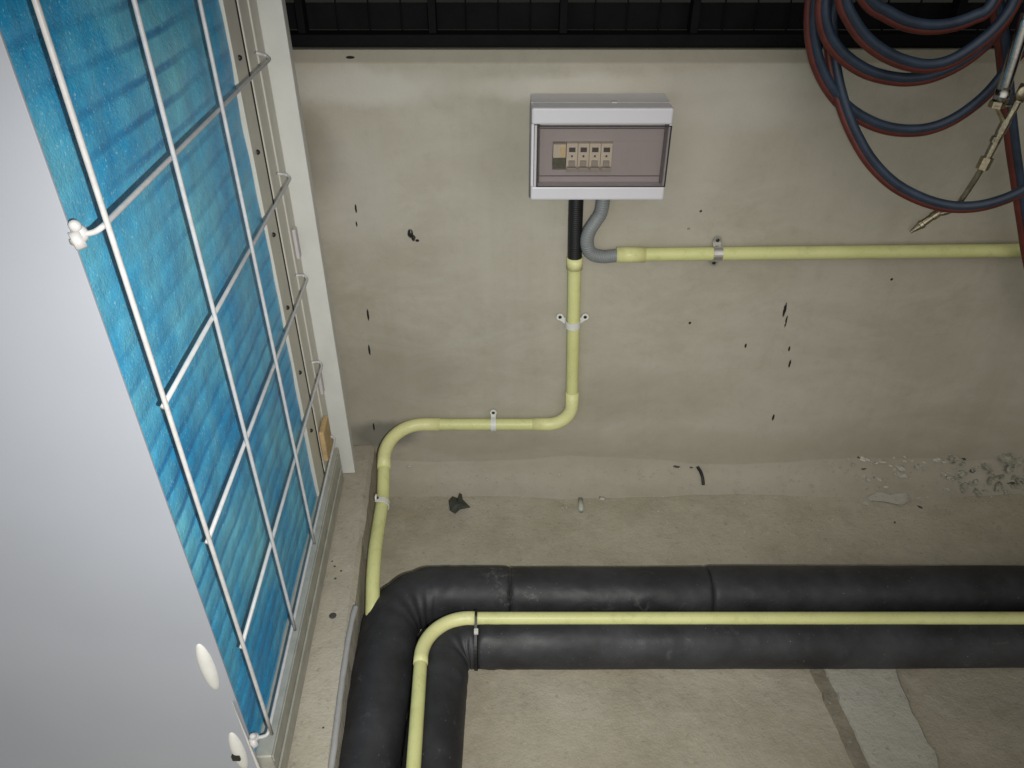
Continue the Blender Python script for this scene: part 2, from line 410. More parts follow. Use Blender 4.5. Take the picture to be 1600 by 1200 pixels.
WT = PY(800, 78, WALLY).z     # top of the parapet
wallt = thing('parapet_wall', (0, WALLY, 0), 'smooth plastered grey concrete wall under the black grille, stained and nicked', 'wall')
bm = bmesh.new()
nx, nz = 200, 60
def wy(x, z):
    y = WALLY + .0025 * mn.noise(Vector((x * 3, 0, z * 3)))
    return y
V = [[bm.verts.new((-3 + 6 * i / nx, wy(-3 + 6 * i / nx, -.01 + (WT + .01) * j / nz), -.01 + (WT + .01) * j / nz)) for j in range(nz + 1)] for i in range(nx + 1)]
for i in range(nx):
    for j in range(nz): bm.faces.new((V[i][j], V[i + 1][j], V[i + 1][j + 1], V[i][j + 1]))
box(bm, -3, 3, WALLY + .004, WALLY + .14, -.3, WT - .0005)
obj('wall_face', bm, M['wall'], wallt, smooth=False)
# mortar cove along the foot of the wall
bm = bmesh.new(); n = 260; prof = [(0.0, .062), (-.005, .042), (-.014, .024), (-.028, .011), (-.046, .003), (-.060, -.003)]
rows = []
for i in range(n + 1):
    x = -3 + 6 * i / n; k = 1 + .22 * mn.noise(Vector((x * 3.1, 1, 0))) + .10 * mn.noise(Vector((x * 14, 2, 0)))
    rows.append([bm.verts.new((x, WALLY + .001 + a * k, b * k if b > 0 else b)) for a, b in prof])
for i in range(n):
    for j in range(len(prof) - 1): bm.faces.new((rows[i][j], rows[i][j + 1], rows[i + 1][j + 1], rows[i + 1][j]))
obj('mortar_cove', bm, M['wall'], wallt, smooth=True)

# pale screed strip, raised a little, lower right
def ribbon(name, L, R, z, m):
    bm = bmesh.new(); n = 40; rows = []
    for i in range(n + 1):
        t = i / n * (len(L) - 1); k = min(int(t), len(L) - 2); f = t - k
        a = PZ(L[k][0] + (L[k + 1][0] - L[k][0]) * f, L[k][1] + (L[k + 1][1] - L[k][1]) * f, z)
        b = PZ(R[k][0] + (R[k + 1][0] - R[k][0]) * f, R[k][1] + (R[k + 1][1] - R[k][1]) * f, z)
        a.x += .003 * mn.noise(Vector((i * .6, 1, 7))); b.x += .008 * mn.noise(Vector((i * .35, 5, 2)))
        rows.append([bm.verts.new((a.x - .004, a.y, -.004)), bm.verts.new(a), bm.verts.new(a.lerp(b, .5)), bm.verts.new(b), bm.verts.new((b.x + .010, b.y, -.004))])
    for i in range(n):
        for j in range(4): bm.faces.new((rows[i][j], rows[i][j + 1], rows[i + 1][j + 1], rows[i + 1][j]))
    bmesh.ops.recalc_face_normals(bm, faces=bm.faces[:])
    o = obj(name, bm, m); o['kind'] = 'structure'
ribbon('floor_dark_band', [(1190, 900), (1270, 1050), (1342, 1205), (1400, 1330)], [(1216, 900), (1297, 1050), (1372, 1205), (1430, 1330)], .0045, floor_material('dark_band_concrete', (.18, .16, .115), (.27, .245, .18)))  # darker concrete band along the pale strip's left edge
ribbon('floor_screed_strip', [(1212, 900), (1294, 1050), (1366, 1205), (1426, 1330)], [(1310, 900), (1398, 1050), (1470, 1205), (1540, 1330)], .0095, M['strip'])

# ------------------------------------------------------------------ black grille above the parapet
g = thing('steel_grille', (0, WALLY + .03, WT), 'black steel grille with square mesh standing on top of the concrete wall', 'grille')
gy = WALLY + .03
bm = bmesh.new(); box(bm, -2.9, 2.9, gy - .02, gy + .02, WT + .002, WT + .020, .002); box(bm, -2.9, 2.9, gy - .02, gy + .02, WT + .80, WT + .82, .002)
obj('frame_rail', bm, M['grille'], g)
bm = bmesh.new(); box(bm, -2.9, 2.9, gy + .024, gy + .027, WT + .020, WT + .058)
obj('kick_plate', bm, M['grille'], g)
p0 = PY(676, 30, gy).x; p1 = PY(880, 30, gy).x; sp = p1 - p0
for k in range(-9, 12):
    x = p0 + k * sp
    if abs(x) > 2.8: continue
    bm = bmesh.new(); box(bm, x - .006, x + .006, gy - .012, gy + .012, WT + .020, WT + .80, .001)
    obj('upright_bar', bm, M['grille'], g)
bm = bmesh.new(); k = -52
while k < 53:
    x = p0 + k * sp / 4
    if abs(x) < 2.8: cyl(bm, (x, gy + .018, WT + .02), (x, gy + .018, WT + .80), .0014, 6)
    k += 1
for j in range(1, 15): cyl(bm, (-2.85, gy + .0205, WT + .034 + j * .052), (2.85, gy + .0205, WT + .034 + j * .052), .0014, 6)
obj('wire_mesh', bm, M['grille'], g)

# ------------------------------------------------------------------ plinth and condensing unit
PH = .118
c0 = PZ(585, 695, PH); c1 = PZ(520, 1200, PH)
d = (c1 - c0).normalized(); nrm = Vector((d.y, -d.x, 0))            # nrm points to the left
if nrm.x > 0: nrm = -nrm
end = c0 + d * 1.6
bm = bmesh.new(); N_ = 60; rows = []
for i in range(N_ + 1):
    p = c0.lerp(end, i / N_); e = .0035 * mn.noise(Vector((i * .55, 3, 0)))
    rows.append([bm.verts.new(Vector((p.x, p.y, -.003)) - nrm * (.004 + e)), bm.verts.new(Vector((p.x, p.y, PH - .008)) - nrm * e), bm.verts.new(Vector((p.x, p.y, PH)) + nrm * (.008 + e)),
                 bm.verts.new(Vector((p.x, p.y, PH)) + nrm * .05), bm.verts.new(Vector((p.x, p.y, PH)) + nrm * .75), bm.verts.new(Vector((p.x, p.y, -.003)) + nrm * .75)])
for i in range(N_):
    for j in range(5): bm.faces.new((rows[i][j], rows[i + 1][j], rows[i + 1][j + 1], rows[i][j + 1]))
bm.faces.new(rows[0]); bm.faces.new(rows[-1][::-1]); bmesh.ops.recalc_face_normals(bm, faces=bm.faces[:])
pl = obj('concrete_plinth', bm, M['plinth']); tag(pl, 'long raised concrete plinth with worn edge under the white condensing unit', 'plinth')

MS = .05; e_ = Vector((-MS, 1, 0)).normalized(); n_ = Vector((e_.y, -e_.x, 0))
CO = Vector((-.317, .515, 0))
def U(d, o, z): return CO + e_ * d + n_ * o + Vector((0, 0, z))
def uf(co): return U(co.x, co.y, co.z)       # local box coords: x=depth along coil, y=outwards, z=up
TOP = 1.62; ZB = .145
unit = thing('condensing_unit', U(.3, -.35, PH), 'large white air conditioning condensing unit with blue coil face behind a wire guard', 'outdoor unit')
# end panel facing the viewer (thin folded sheet), its width runs to the left
bm = bmesh.new(); box(bm, -.0062, -.0034, -1.05, -.0008, PH + .006, TOP, .0006, uf, 2)
sp_ = obj('side_panel', bm, M['panel'], unit)
bm = bmesh.new(); box(bm, -.0030, .66, -1.05, -.06, ZB, TOP - .01, 0, uf)
obj('cabinet', bm, M['panel'], unit)
bm = bmesh.new(); box(bm, -.006, .66, -1.05, .02, TOP, TOP + .03, .004, uf)
obj('top_cover', bm, M['panel'], unit)
# coil
cw = .470
ZC = .222
bm = bmesh.new(); nx, nz = 60, 150
def cz(dd, z): return .0022 * mn.noise(Vector((dd * 9, 0, z * 9))) + .0012 * mn.noise(Vector((dd * 30, 5, z * 22)))
V = [[bm.verts.new(U(-.0032 + (cw + .0032) * i / nx, -.004 + cz(i / nx * cw, z_), z_)) for z_ in [ZC - .02 + (TOP - .02 - ZC) * j / nz for j in range(nz + 1)]] for i in range(nx + 1)]
for i in range(nx):
    for j in range(nz): bm.faces.new((V[i][j], V[i + 1][j], V[i + 1][j + 1], V[i][j + 1]))
bmesh.ops.recalc_face_normals(bm, faces=bm.faces[:])
box(bm, .004, cw, -.05, -.012, ZC - .02, TOP - .02, 0, uf)
coil = obj('coil', bm, M['coil'], unit, smooth=True)
# frame strip with screws, groove, two folded panels, post
bm = bmesh.new(); box(bm, cw + .001, cw + .052, -.05, .001, ZB + .03, TOP, .001, uf)
fs = obj('coil_frame', bm, M['frame'], unit)
for k in range(11):
    z = .33 + k * .118
    bm = bmesh.new(); ellipsoid(bm, U(cw + .022, .0015, z), (.0035, .0035, .0035)); obj('screw', bm, M['screw'], fs, True)
bm = bmesh.new(); box(bm, cw + .0525, cw + .062, -.05, .0002, ZB + .03, TOP, 0, uf); box(bm, cw + .0982, cw + .1001, -.05, .0004, ZB + .03, TOP, 0, uf); box(bm, cw + .1081, cw + .1094, -.05, .0004, ZB + .03, TOP, 0, uf); obj('gap_shade', bm, M['gap'], unit)  # flush black strips stand in for the shade in the panel gaps
bm = bmesh.new(); box(bm, cw + .0625, cw + .098, -.05, .002, ZB + .02, TOP, .002, uf)
box(bm, cw + .1002, cw + .108, -.05, .001, ZB + .02, TOP, .001, uf); box(bm, cw + .1095, cw + .150, -.05, .003, ZB + .02, TOP, .002, uf)
obj('corner_panel', bm, M['frame'], unit)
bm = bmesh.new(); box(bm, cw + .1502, cw + .158, -.06, .036, PH + .003, TOP, .0015, uf); box(bm, cw + .1582, cw + .175, .030, .0355, PH + .004, TOP, .001, uf)
post = obj('corner_post', bm, mat('pale_painted_post', (.58, .585, .55), .45, noise=.05, bump=.03), unit)
# little latch plates on the corner panel
for z in (.60, .335):
    bm = bmesh.new(); box(bm, cw + .118, cw + .134, .003, .009, z, z + .05, .002, uf); obj('latch', bm, M['plastic_in'], unit)
# base rail
bm = bmesh.new(); box(bm, -.003, cw + .135, -.06, .016, PH + .012, ZC - .022, .002, uf)
box(bm, -.003, cw + .12, .0162, .0195, PH + .012, PH + .045, .001, uf); box(bm, -.003, cw + .12, .0162, .0185, ZC - .034, ZC - .022, .001, uf)
rail = obj('base_rail', bm, M['rail'], unit)
for dd in (.05, .40):
    bm = bmesh.new(); box(bm, dd, dd + .07, -.05, .010, PH + .001, PH + .0118, 0, uf); obj('foot', bm, M['gap'], unit)
for dd in ():
    bm = bmesh.new(); cyl(bm, U(dd, .020, PH + .03), U(dd, .026, PH + .03), .006, 6); obj('bolt', bm, M['chrome'], rail)
# wire guard
GO = .0255
zs = [.252 + .163 * k for k in range(9)]; zs = [z for z in zs if z < TOP - .05]
dv = [-.003, .148, .309]
gd = []
WR = .0022
grp = bpy.data.objects.new('wire_guard', bpy.data.meshes.new('wire_guard'))
for k_, dd in enumerate(dv):
    pts = [U(dd, -.002 if False else GO, zs[0] - .002), U(dd, GO, zs[-1] + .002)]
    bm = bmesh.new(); tube(bm, resample([p + n_ * .0008 * mn.noise(Vector((k_, i, 0))) for i, p in enumerate(pts)], .05), WR, 10); gd.append(bm)
bmG = bmesh.new()
for b in gd: merge(bmG, b)
for k_, z in enumerate(zs):
    big = k_ in (0, 4)
    p = [U(dv[0] + (-.002 if big else .0015), GO - .004, z), U(.3, GO - .0045, z), U(.557, GO - .004, z), U(.566, GO - .005, z + .001), U(.569, .014, z + .004), U(.558, .0055, z + .009)]
    if big: p = [U(-.006, .002, z - .004), U(-.005, GO - .011, z - .004)] + p
    b = bmesh.new(); tube(b, fillet(p, .006, 5), WR, 10); merge(bmG, b)
guard = obj('wire_guard', bmG, M['guard'], unit, True)
for z in (zs[0], zs[4]):
    bm = bmesh.new(); ellipsoid(bm, U(-.005, .005, z - .004), (.006, .005, .007)); cyl(bm, U(-.011, .001, z - .008), U(-.007, .007, z - .007), .0070, 12)
    ellipsoid(bm, U(-.008, .005, z + .003), (.0045, .004, .0045)); cyl(bm, U(-.014, .004, z - .007), U(-.0112, .004, z - .007), .0035, 6)
    obj('guard_clip', bm, M['guard'], guard, True)
# raised oval caps on the end panel
def cap(u, v, hz, hx):
    p = PY(u, v, .5095)
    bm = bmesh.new(); ellipsoid(bm, p, (hx, .007, hz), seg=28); return bm
o = obj('oval_cap', cap(325, 1041, .043, .0090), M['clip'], sp_, True)
o = obj('oval_cap', cap(373, 1172, .043, .0088), M['clip'], sp_, True)
bm = bmesh.new(); q = PY(369, 1184, .5025); box(bm, q.x - .005, q.x + .005, q.y - .002, q.y + .006, q.z - .005, q.z + .005, .001); obj('screw', bm, M['screw'], o)
bm = bmesh.new(); q = PY(121, 931, .5080); ellipsoid(bm, q, (.0022, .0016, .0022)); obj('pale_speck', bm, M['clip'], sp_, True)  # tiny pale raised speck on the end panel
# protective film edge peeling on the panel corner
bm = bmesh.new(); pa = PY(362, 1096, .5077); pb = PY(402, 1200, .5077)
vs = [bm.verts.new(pa), bm.verts.new(pb), bm.verts.new(pb + Vector((.004, -.001, 0))), bm.verts.new(pa + Vector((.0035, -.004, 0)))]
bm.faces.new(vs); r = bmesh.ops.extrude_face_region(bm, geom=bm.faces[:]); bmesh.ops.translate(bm, verts=[v for v in r['geom'] if isinstance(v, bmesh.types.BMVert)], vec=(0, -.0004, 0))
obj('film_edge', bm, M['clip'], sp_)
# ochre packing piece behind the corner panel foot
bm = bmesh.new(); 
q = U(cw + .07, .012, .26); box(bm, cw + .052, cw + .105, .004, .014, .235, .30, .003, uf); 
pk = obj('packing_wedge', bm, M['ochre'], smooth=False); tag(pk, 'small ochre packing wedge stuck behind the guard at the far foot of the unit', 'packing')

# ------------------------------------------------------------------ distribution box
X0, X1 = .0296, .2420; YF = 1.160; ZT = PY(900, 169, YF).z; ZD1 = PY(900, 195, YF).z; ZD0 = PY(900, 292, YF).z; ZL = PY(900, 313, YF).z
db = thing('distribution_box', ((X0 + X1) / 2, WALLY, ZL), 'light grey surface mounted distribution box with smoked door, fixed to the wall', 'electrical box')
bm = bmesh.new(); yb = WALLY - .001
box(bm, X0 + .0002, X1 + .0005, YF + .0345, yb, ZL + .0004, ZT - .0004, .001)
obj('back_box', bm, M['plastic'], db)
bm = bmesh.new()
box(bm, X0, X1, YF, YF + .034, ZD1, ZT, .003); box(bm, X0, X1, YF, YF + .034, ZL, ZD0, .003)
box(bm, X0, X0 + .004, YF + .002, YF + .034, ZD0, ZD1, .0005); box(bm, X1 - .004, X1, YF + .002, YF + .034, ZD0, ZD1, .0005)
cov = obj('front_cover', bm, M['plastic'], db)
bm = bmesh.new(); box(bm, X0 + .122, X0 + .131, YF + .030, YF + .04, ZT - .0003, ZT + .0015, .0005); obj('knockout_mark', bm, M['plastic_in'], cov)
# inner fascia with a slot for the breakers
ya = YF + .022; mz0, mz1 = PY(920, 264, ya).z, PY(920, 222, ya).z; mx0 = PY(863, 240, ya).x; mx1 = PY(1030, 240, ya).x
bm = bmesh.new()
box(bm, X0 + .0045, X1 - .0045, ya, ya + .004, mz1 + .001, ZD1 - .0005); box(bm, X0 + .0045, X1 - .0045, ya, ya + .004, ZD0 + .0005, mz0 - .001)
box(bm, X0 + .0045, mx0, ya, ya + .004, mz0 - .001, mz1 + .001)
box(bm, X0 + .0045, X1 - .0045, ya - .003, ya - .0002, ZD1 - .012, ZD1 - .010); box(bm, X0 + .0045, X1 - .0045, ya - .003, ya - .0002, ZD0 + .009, ZD0 + .011)
fas = obj('fascia', bm, M['plastic_in'], db)
bx0, bx1 = PY(885, 240, ya - .01).x, PY(957, 240, ya - .01).x; bw = (bx1 - bx0) / 4
bm = bmesh.new(); box(bm, bx1 + .0005, X1 - .0045, ya - .0008, ya + .004, mz0 - .001, mz1 + .001)
for k in range(4): box(bm, bx1 + .016 + k * .0105, bx1 + .0165 + k * .0105, ya - .0013, ya - .0008, mz0 + .003, mz1 - .003)
obj('blanking_strip', bm, M['plastic_in'], fas)
for k in range(4):
    x = bx0 + k * bw
    bm = bmesh.new(); box(bm, x + .0003, x + bw - .0003, ya - .008, ya + .02, mz0, mz1, .0006)
    br = obj('breaker', bm, M['brk'], db)
    bm = bmesh.new(); zc = (mz0 + mz1) / 2
    box(bm, x + .004, x + bw - .004, ya - .0088, ya - .0079, mz1 - .013, mz1 - .006); box(bm, x + .0075, x + bw - .0075, ya - .0088, ya - .0079, mz1 - .021, mz1 - .018)
    obj('printed_mark', bm, M['ink'], br)
    bm = bmesh.new(); box(bm, x + .004, x + bw - .004, ya - .013, ya - .0079, mz0 + .008, mz0 + .0165, .0005); obj('recess', bm, M['tog'], br)
    bm = bmesh.new(); box(bm, x + .001, x + bw - .001, ya - .017, ya - .0079, mz0 + .001, mz0 + .0072, .0012); obj('toggle', bm, M['tog'], br)
bm = bmesh.new(); ix0 = mx0 + .001; ix1 = bx0 - .0006
box(bm, ix0, ix1, ya - .004, ya + .02, mz0 + .002, (mz0 + mz1) / 2 - .002, .0006); tm = obj('terminal_block', bm, M['green'], db)
bm = bmesh.new(); box(bm, ix0, ix1, ya - .006, ya + .02, (mz0 + mz1) / 2 - .0015, mz1 - .002, .0006); obj('terminal_cover', bm, M['brk'], tm)
bm = bmesh.new(); box(bm, ix1 - .008, ix1 - .0015, ya - .008, ya - .0061, (mz0 + mz1) / 2, mz1 - .004, .0005); obj('metal_bar', bm, M['gold'], tm)
# smoked door: hollow front with returned edges
bm = bmesh.new(); dx0, dx1 = X0 + .009, X1 - .0005
box(bm, dx0, dx1, YF - .0025, YF - .0005, ZD0 + .001, ZD1 - .001)
box(bm, dx0, dx0 + .0018, YF - .0004, YF + .018, ZD0 + .001, ZD1 - .001)
door = obj('door', bm, M['smoke'], db)
bm = bmesh.new()
box(bm, X0 + .011, X1 - .006, ya - .0045, ya - .0032, ZD1 - .0112, ZD1 - .0100); box(bm, X0 + .011, X1 - .006, ya - .0045, ya - .0032, ZD0 + .0108, ZD0 + .0118)
box(bm, X0 + .0105, X0 + .0135, ya - .010, ya - .0046, ZD0 + .002, ZD1 - .002); box(bm, X1 - .0075, X1 - .0048, ya - .012, ya - .0046, ZD0 + .002, ZD1 - .002)
obj('inner_lip', bm, mat('dark_grey_lip', (.10, .09, .09), .5), fas)
bm = bmesh.new()
box(bm, dx0 - .0006, dx1, YF - .0032, YF - .0026, ZD0 + .0008, ZD0 + .0022); box(bm, dx0 - .0006, dx1, YF - .0032, YF - .0026, ZD1 - .0022, ZD1 - .0008)
box(bm, dx0 - .0006, dx0 + .0010, YF - .0032, YF - .0026, ZD0 + .0024, ZD1 - .0024); box(bm, dx1 - .0022, dx1, YF - .0032, YF - .0026, ZD0 + .0024, ZD1 - .0024)
obj('door_edge', bm, M['black'], door)
bm = bmesh.new(); box(bm, X0 + .0045, X0 + .0085, YF - .001, YF + .021, ZD0 + .001, ZD1 - .001, .0008); obj('hinge', bm, M['plastic_in'], door)

# ------------------------------------------------------------------ wall conduits
CY = WALLY - .0165
r25 = .0122
bt = [PY(900, 310, CY), PY(899, 350, CY), PY(898, 404, CY)]
bt[0].z = ZL + .004
bm = bmesh.new(); tube(bm, resample(bt, .0009), .0126, 20, rfn=lambda i, d_, a: 1 + .022 * math.sin(d_ * 2 * math.pi / .0036))
o = obj('corrugated_sleeve', bm, M['black'], None, True); tag(o, 'short straight black flexible sleeve dropping from under the box', 'conduit sleeve')
gp = [PY(943, 312, CY - .004), PY(940, 328, CY - .006), PY(931, 345, CY - .010), PY(921, 361, CY - .012), PY(917, 378, CY - .012), PY(923, 395, CY - .008), PY(941, 401, CY - .002), PY(966, 399, CY)]
gp[0].z = ZL + .003
bm = bmesh.new(); gpp = resample(catmull(gp, 14), .0008); tube(bm, gpp, .0116, 20, rfn=lambda i, d_, a: 1 + .05 * math.sin(d_ * 2 * math.pi / .0042))
o = obj('flexible_conduit', bm, M['greyflex'], None, True); tag(o, 'curved grey ribbed flexible conduit hooking from the box to the right', 'conduit')

# run 1: down, left, then forward along the plinth
run = thing('wall_conduit', PY(893, 640, WALLY), 'pale yellow conduit dropping from the box then turning left and forward past the plinth', 'conduit')
cz_ = PY(800, 663, CY).z
A = PY(898, 402, CY); B = PY(893, 663, CY); B.z = cz_; C = PY(603, 663, CY); C.z = cz_
D1 = PZ(599, 775, .112); D2 = PZ(583, 880, .108); D3 = PZ(582, 968, .07)
C2 = Vector((C.x - .002, C.y, C.z))
# slightly dropping turn towards the viewer
path = fillet([A, B, C2, Vector((D1.x, D1.y, D1.z)), D2, D3], [.05, .085, .01, .05], 16)
bm = bmesh.new(); tube(bm, resample(path, .02), r25, 24); obj('pipe', bm, M['pvc'], run, True)
def sub(path, s0, s1):
    out = []; dd = 0
    for a, b in zip(path, path[1:]):
        L_ = (b - a).length
        lo, hi = max(s0, dd), min(s1, dd + L_)
        if hi > lo:
            if not out: out.append(a.lerp(b, (lo - dd) / L_))
            out.append(a.lerp(b, (hi - dd) / L_))
        dd += L_
    return out
def plen(path): return sum((b - a).length for a, b in zip(path, path[1:]))
def bend_piece(par, path, centre, half0, half1, r):
    # coupling bend round the path point nearest to centre
    best = None; dd = 0
    for i, (a, b) in enumerate(zip(path, path[1:])):
        dist = (a - centre).length
        if best is None or dist < best[0]: best = (dist, dd)
        dd += (b - a).length
    s = best[1]; sg = sub(path, s - half0, s + half1)
    bm = bmesh.new(); tube(bm, sg, r, 24); obj('bend', bm, M['pvc_joint'], par, True)
bend_piece(run, path, B, .070, .070, r25 + .0011); bend_piece(run, path, C2, .095, .085, r25 + .0011)
cpl = sub(path, 0, .022); bm = bmesh.new(); tube(bm, cpl, r25 + .0022, 24); obj('coupler', bm, M['pvc_joint'], run, True)

rr_ = thing('branch_conduit', PY(1280, 395, WALLY), 'pale yellow conduit running level to the right behind the hanging hoses', 'conduit')
a = PY(964, 398, CY); b = PY(1600, 391, CY); b = a + (b - a) * 1.6
bm = bmesh.new(); tube(bm, resample([a, b], .05), r25 - .0002, 24); obj('pipe', bm, M['pvc'], rr_, True)
bm = bmesh.new(); tube(bm, [a + Vector((-.001, 0, 0)), a + Vector((.050, 0, 0))], r25 + .0016, 24); obj('coupler', bm, M['pvc_joint'], rr_, True)

# saddle clips
def strap(c, axis, up, out, r, width, lug, name, m, label, both=True, lugdir=1, ang=None, holeup=0.0):
    """half-round saddle over a pipe centred c, axis along the pipe, out away from the wall"""
    t = thing(name, c - out * r, label, 'pipe clip', 'clips holding the conduits')
    bm = bmesh.new(); n = 14; prev = None; sect = []
    for i in range(n + 1):
        th = math.pi * i / n; p = c + up * math.cos(th) * (r + .0016) + out * math.sin(th) * (r + .0016); q = c + up * math.cos(th) * (r + .0002) + out * math.sin(th) * (r + .0002)
        sect.append((p, q))
    sect = [(sect[0][0] - out * r * .9, sect[0][1] - out * r * .9)] + sect + [(sect[-1][0] - out * r * .9, sect[-1][1] - out * r * .9)]
    rings = [[bm.verts.new(p - axis * width / 2), bm.verts.new(p + axis * width / 2), bm.verts.new(q + axis * width / 2), bm.verts.new(q - axis * width / 2)] for p, q in sect]
    for x, y in zip(rings, rings[1:]):
        for k in range(4): bm.faces.new((x[k], x[(k + 1) % 4], y[(k + 1) % 4], y[k]))
    bm.faces.new(rings[0]); bm.faces.new(rings[-1][::-1]); bmesh.ops.recalc_face_normals(bm, faces=bm.faces[:])
    obj('band', bm, m, t)
    for sgn in ((1, -1) if both else (lugdir,)):
        lc = c + up * sgn * (r + .001 + lug) - out * (r - .0035) + axis * holeup
        bm = bmesh.new(); tube(bm, [lc - out * .0015, lc + out * .0015], .0068, 20)
        lg0 = c + up * sgn * (r) - out * (r - .0035)
        b2 = bmesh.new(); 
        d1 = (lc - lg0); sd = axis * (width * .42)
        vv = [b2.verts.new(x) for x in (lg0 - sd - out * .0013, lg0 + sd - out * .0013, lc + sd * 1.2 - out * .0013, lc - sd * 1.2 - out * .0013, lg0 - sd + out * .0013, lg0 + sd + out * .0013, lc + sd * 1.2 + out * .0013, lc - sd * 1.2 + out * .0013)]
        for f in ((0, 1, 2, 3), (4, 7, 6, 5), (0, 4, 5, 1), (1, 5, 6, 2), (2, 6, 7, 3), (3, 7, 4, 0)): b2.faces.new([vv[k] for k in f])
        merge(bm, b2); bmesh.ops.recalc_face_normals(bm, faces=bm.faces[:])
        lg = obj('lug', bm, m, t)
        bm = bmesh.new(); ellipsoid(bm, lc + out * .0016, (.0034, .0015, .0034)); obj('screw', bm, M['screw'], lg, True)
    return t
OUT = Vector((0, -1, 0))
cc = PY(895, 506, CY); ax = (B - A).normalized()
strap(cc, ax, Vector((1, 0, 0)), OUT, r25 + .0005, .014, .010, 'pipe_clip', M['clip'], 'white two-eared clip round the upright part of the yellow conduit', holeup=-.010)
cc = PY(771, 663, CY)
strap(cc, Vector((1, 0, 0)), Vector((0, 0, 1)), OUT, r25 + .0005, .011, .010, 'pipe_clip', M['clip'], 'white one-eared clip standing up on the level part of the conduit, left', both=False)
c1_ = PZ(596, 788, .112)
best = min(path, key=lambda p: (p - c1_).length)
seg_ = (D2 - D1).normalized()
cpos = D1 + seg_ * ((c1_ - D1).dot(seg_))
strap(cpos, seg_, Vector((0, 0, 1)), Vector((1, 0, 0)), r25 + .0005, .012, .004, 'pipe_clip', M['clip'], 'white clip holding the conduit to the side of the plinth', both=False)
cc = PY(1120, 396, CY)
t = strap(cc, Vector((1, 0, 0)), Vector((0, 0, 1)), OUT, r25 + .0005, .016, .008, 'pipe_clip', M['chrome'], 'shiny metal saddle clip on the level conduit right of the box', both=True)

# ------------------------------------------------------------------ lagged pipes
R1, R2 = .047, .0435
YO, YI = .893, .797
xo = PZ(583, 1150, R1).x; xi = PZ(682, 1150, R2).x
def lag_path(x, y, z, rad, skew):
    return fillet([Vector((1.9, y + .008, z)), Vector((x, y, z)), Vector((x + skew, -.35, z))], rad, 26)
def lag(name, path, R, joints, label, seed, elbow):
    t = thing(name, path[len(path) // 2] - Vector((0, 0, R)), label, 'insulated pipe', 'black lagged pipes on the floor')
    L_ = plen(path)
    cuts = [0] + joints + [L_]
    for k, (s0, s1) in enumerate(zip(cuts, cuts[1:])):
        kk = 1 + (.03 if k % 2 == 0 else -.0)
        sg = resample(sub(path, s0 + (0.0006 if k else 0), s1 - .0006), .006)
        Ls = plen(sg)
        def rf(i, d_, a, s0=s0, Ls=Ls, kk=kk):
            w = 1 + .028 * mn.noise(Vector((math.cos(a) * .9, math.sin(a) * .9, (s0 + d_) * 5 + seed))) + .012 * mn.noise(Vector((math.cos(a) * 2, math.sin(a) * 2, (s0 + d_) * 22 + seed)))
            s_ = s0 + d_
            # creases round the elbow: folds deepest on the inner side
            q = math.exp(-((s_ - elbow) / .085) ** 2)
            w += q * .042 * math.sin((s_ + .012 * math.cos(a * 2)) * 2 * math.pi / .030 + math.cos(a)) * (0.6 + .4 * mn.noise(Vector((a * 2, s_ * 20, seed))))
            ed = min(d_, Ls - d_); w *= 1 - .035 * math.exp(-ed / .0025)
            return w * kk
        bm = bmesh.new(); tube(bm, sg, R, 40, rfn=rf)
        obj('insulation', bm, M['foam'], t, True)
    return t
po = lag_path(xo, YO, R1 + .002, .080, -.012)
pi_ = lag_path(xi, YI, R2 + .002, .046, -.012)
Lo = 1.9 - xo; Li = 1.9 - xi
jo = [1.9 - PZ(1112, 930, .07).x, 1.9 - PZ(797, 930, .07).x]
ji = [1.9 - PZ(746, 1010, .06).x]
lag('insulated_pipe', po, R1, sorted(jo), 'thick black foam lagged pipe, outer of the pair, nearer the wall', 3.0, 1.9 - xo - .080 + .065)
inner_t = lag('insulated_pipe', pi_, R2, sorted(ji) , 'thick black foam lagged pipe, inner of the pair, nearer the viewer', 11.0, 1.9 - xi - .046 + .035)

# yellow conduit lying along the groove between the two lagged pipes
fc = thing('floor_conduit', PZ(1000, 967, .05), 'pale yellow conduit lying in the groove between the two black lagged pipes', 'conduit')
zf = .093; rf_ = .0104
a = PZ(1600, 966, zf + .0); b = PZ(743, 966, zf); a = b + (a - b) * 1.9
cn = PZ(662, 965, zf); e = PZ(646, 1200, zf); e = cn + (e - cn) * 2.2
pth = fillet([a, Vector((cn.x, b.y, zf)), e], [.075], 18)
bm = bmesh.new(); tube(bm, resample(pth, .03), rf_, 24); obj('pipe', bm, M['pvc'], fc, True)
bend_piece(fc, pth, Vector((cn.x, b.y, zf)), .072, .070, rf_ + .0010)

# cable tie
tie = thing('cable_tie', PZ(743, 990, .06), 'thin black cable tie strapping conduit to the inner lagged pipe', 'cable tie')
xt = PZ(744, 985, .08).x
pts = []
pc = Vector((xt, YI, R2 + .002)); cc_ = Vector((xt, b.y, zf))
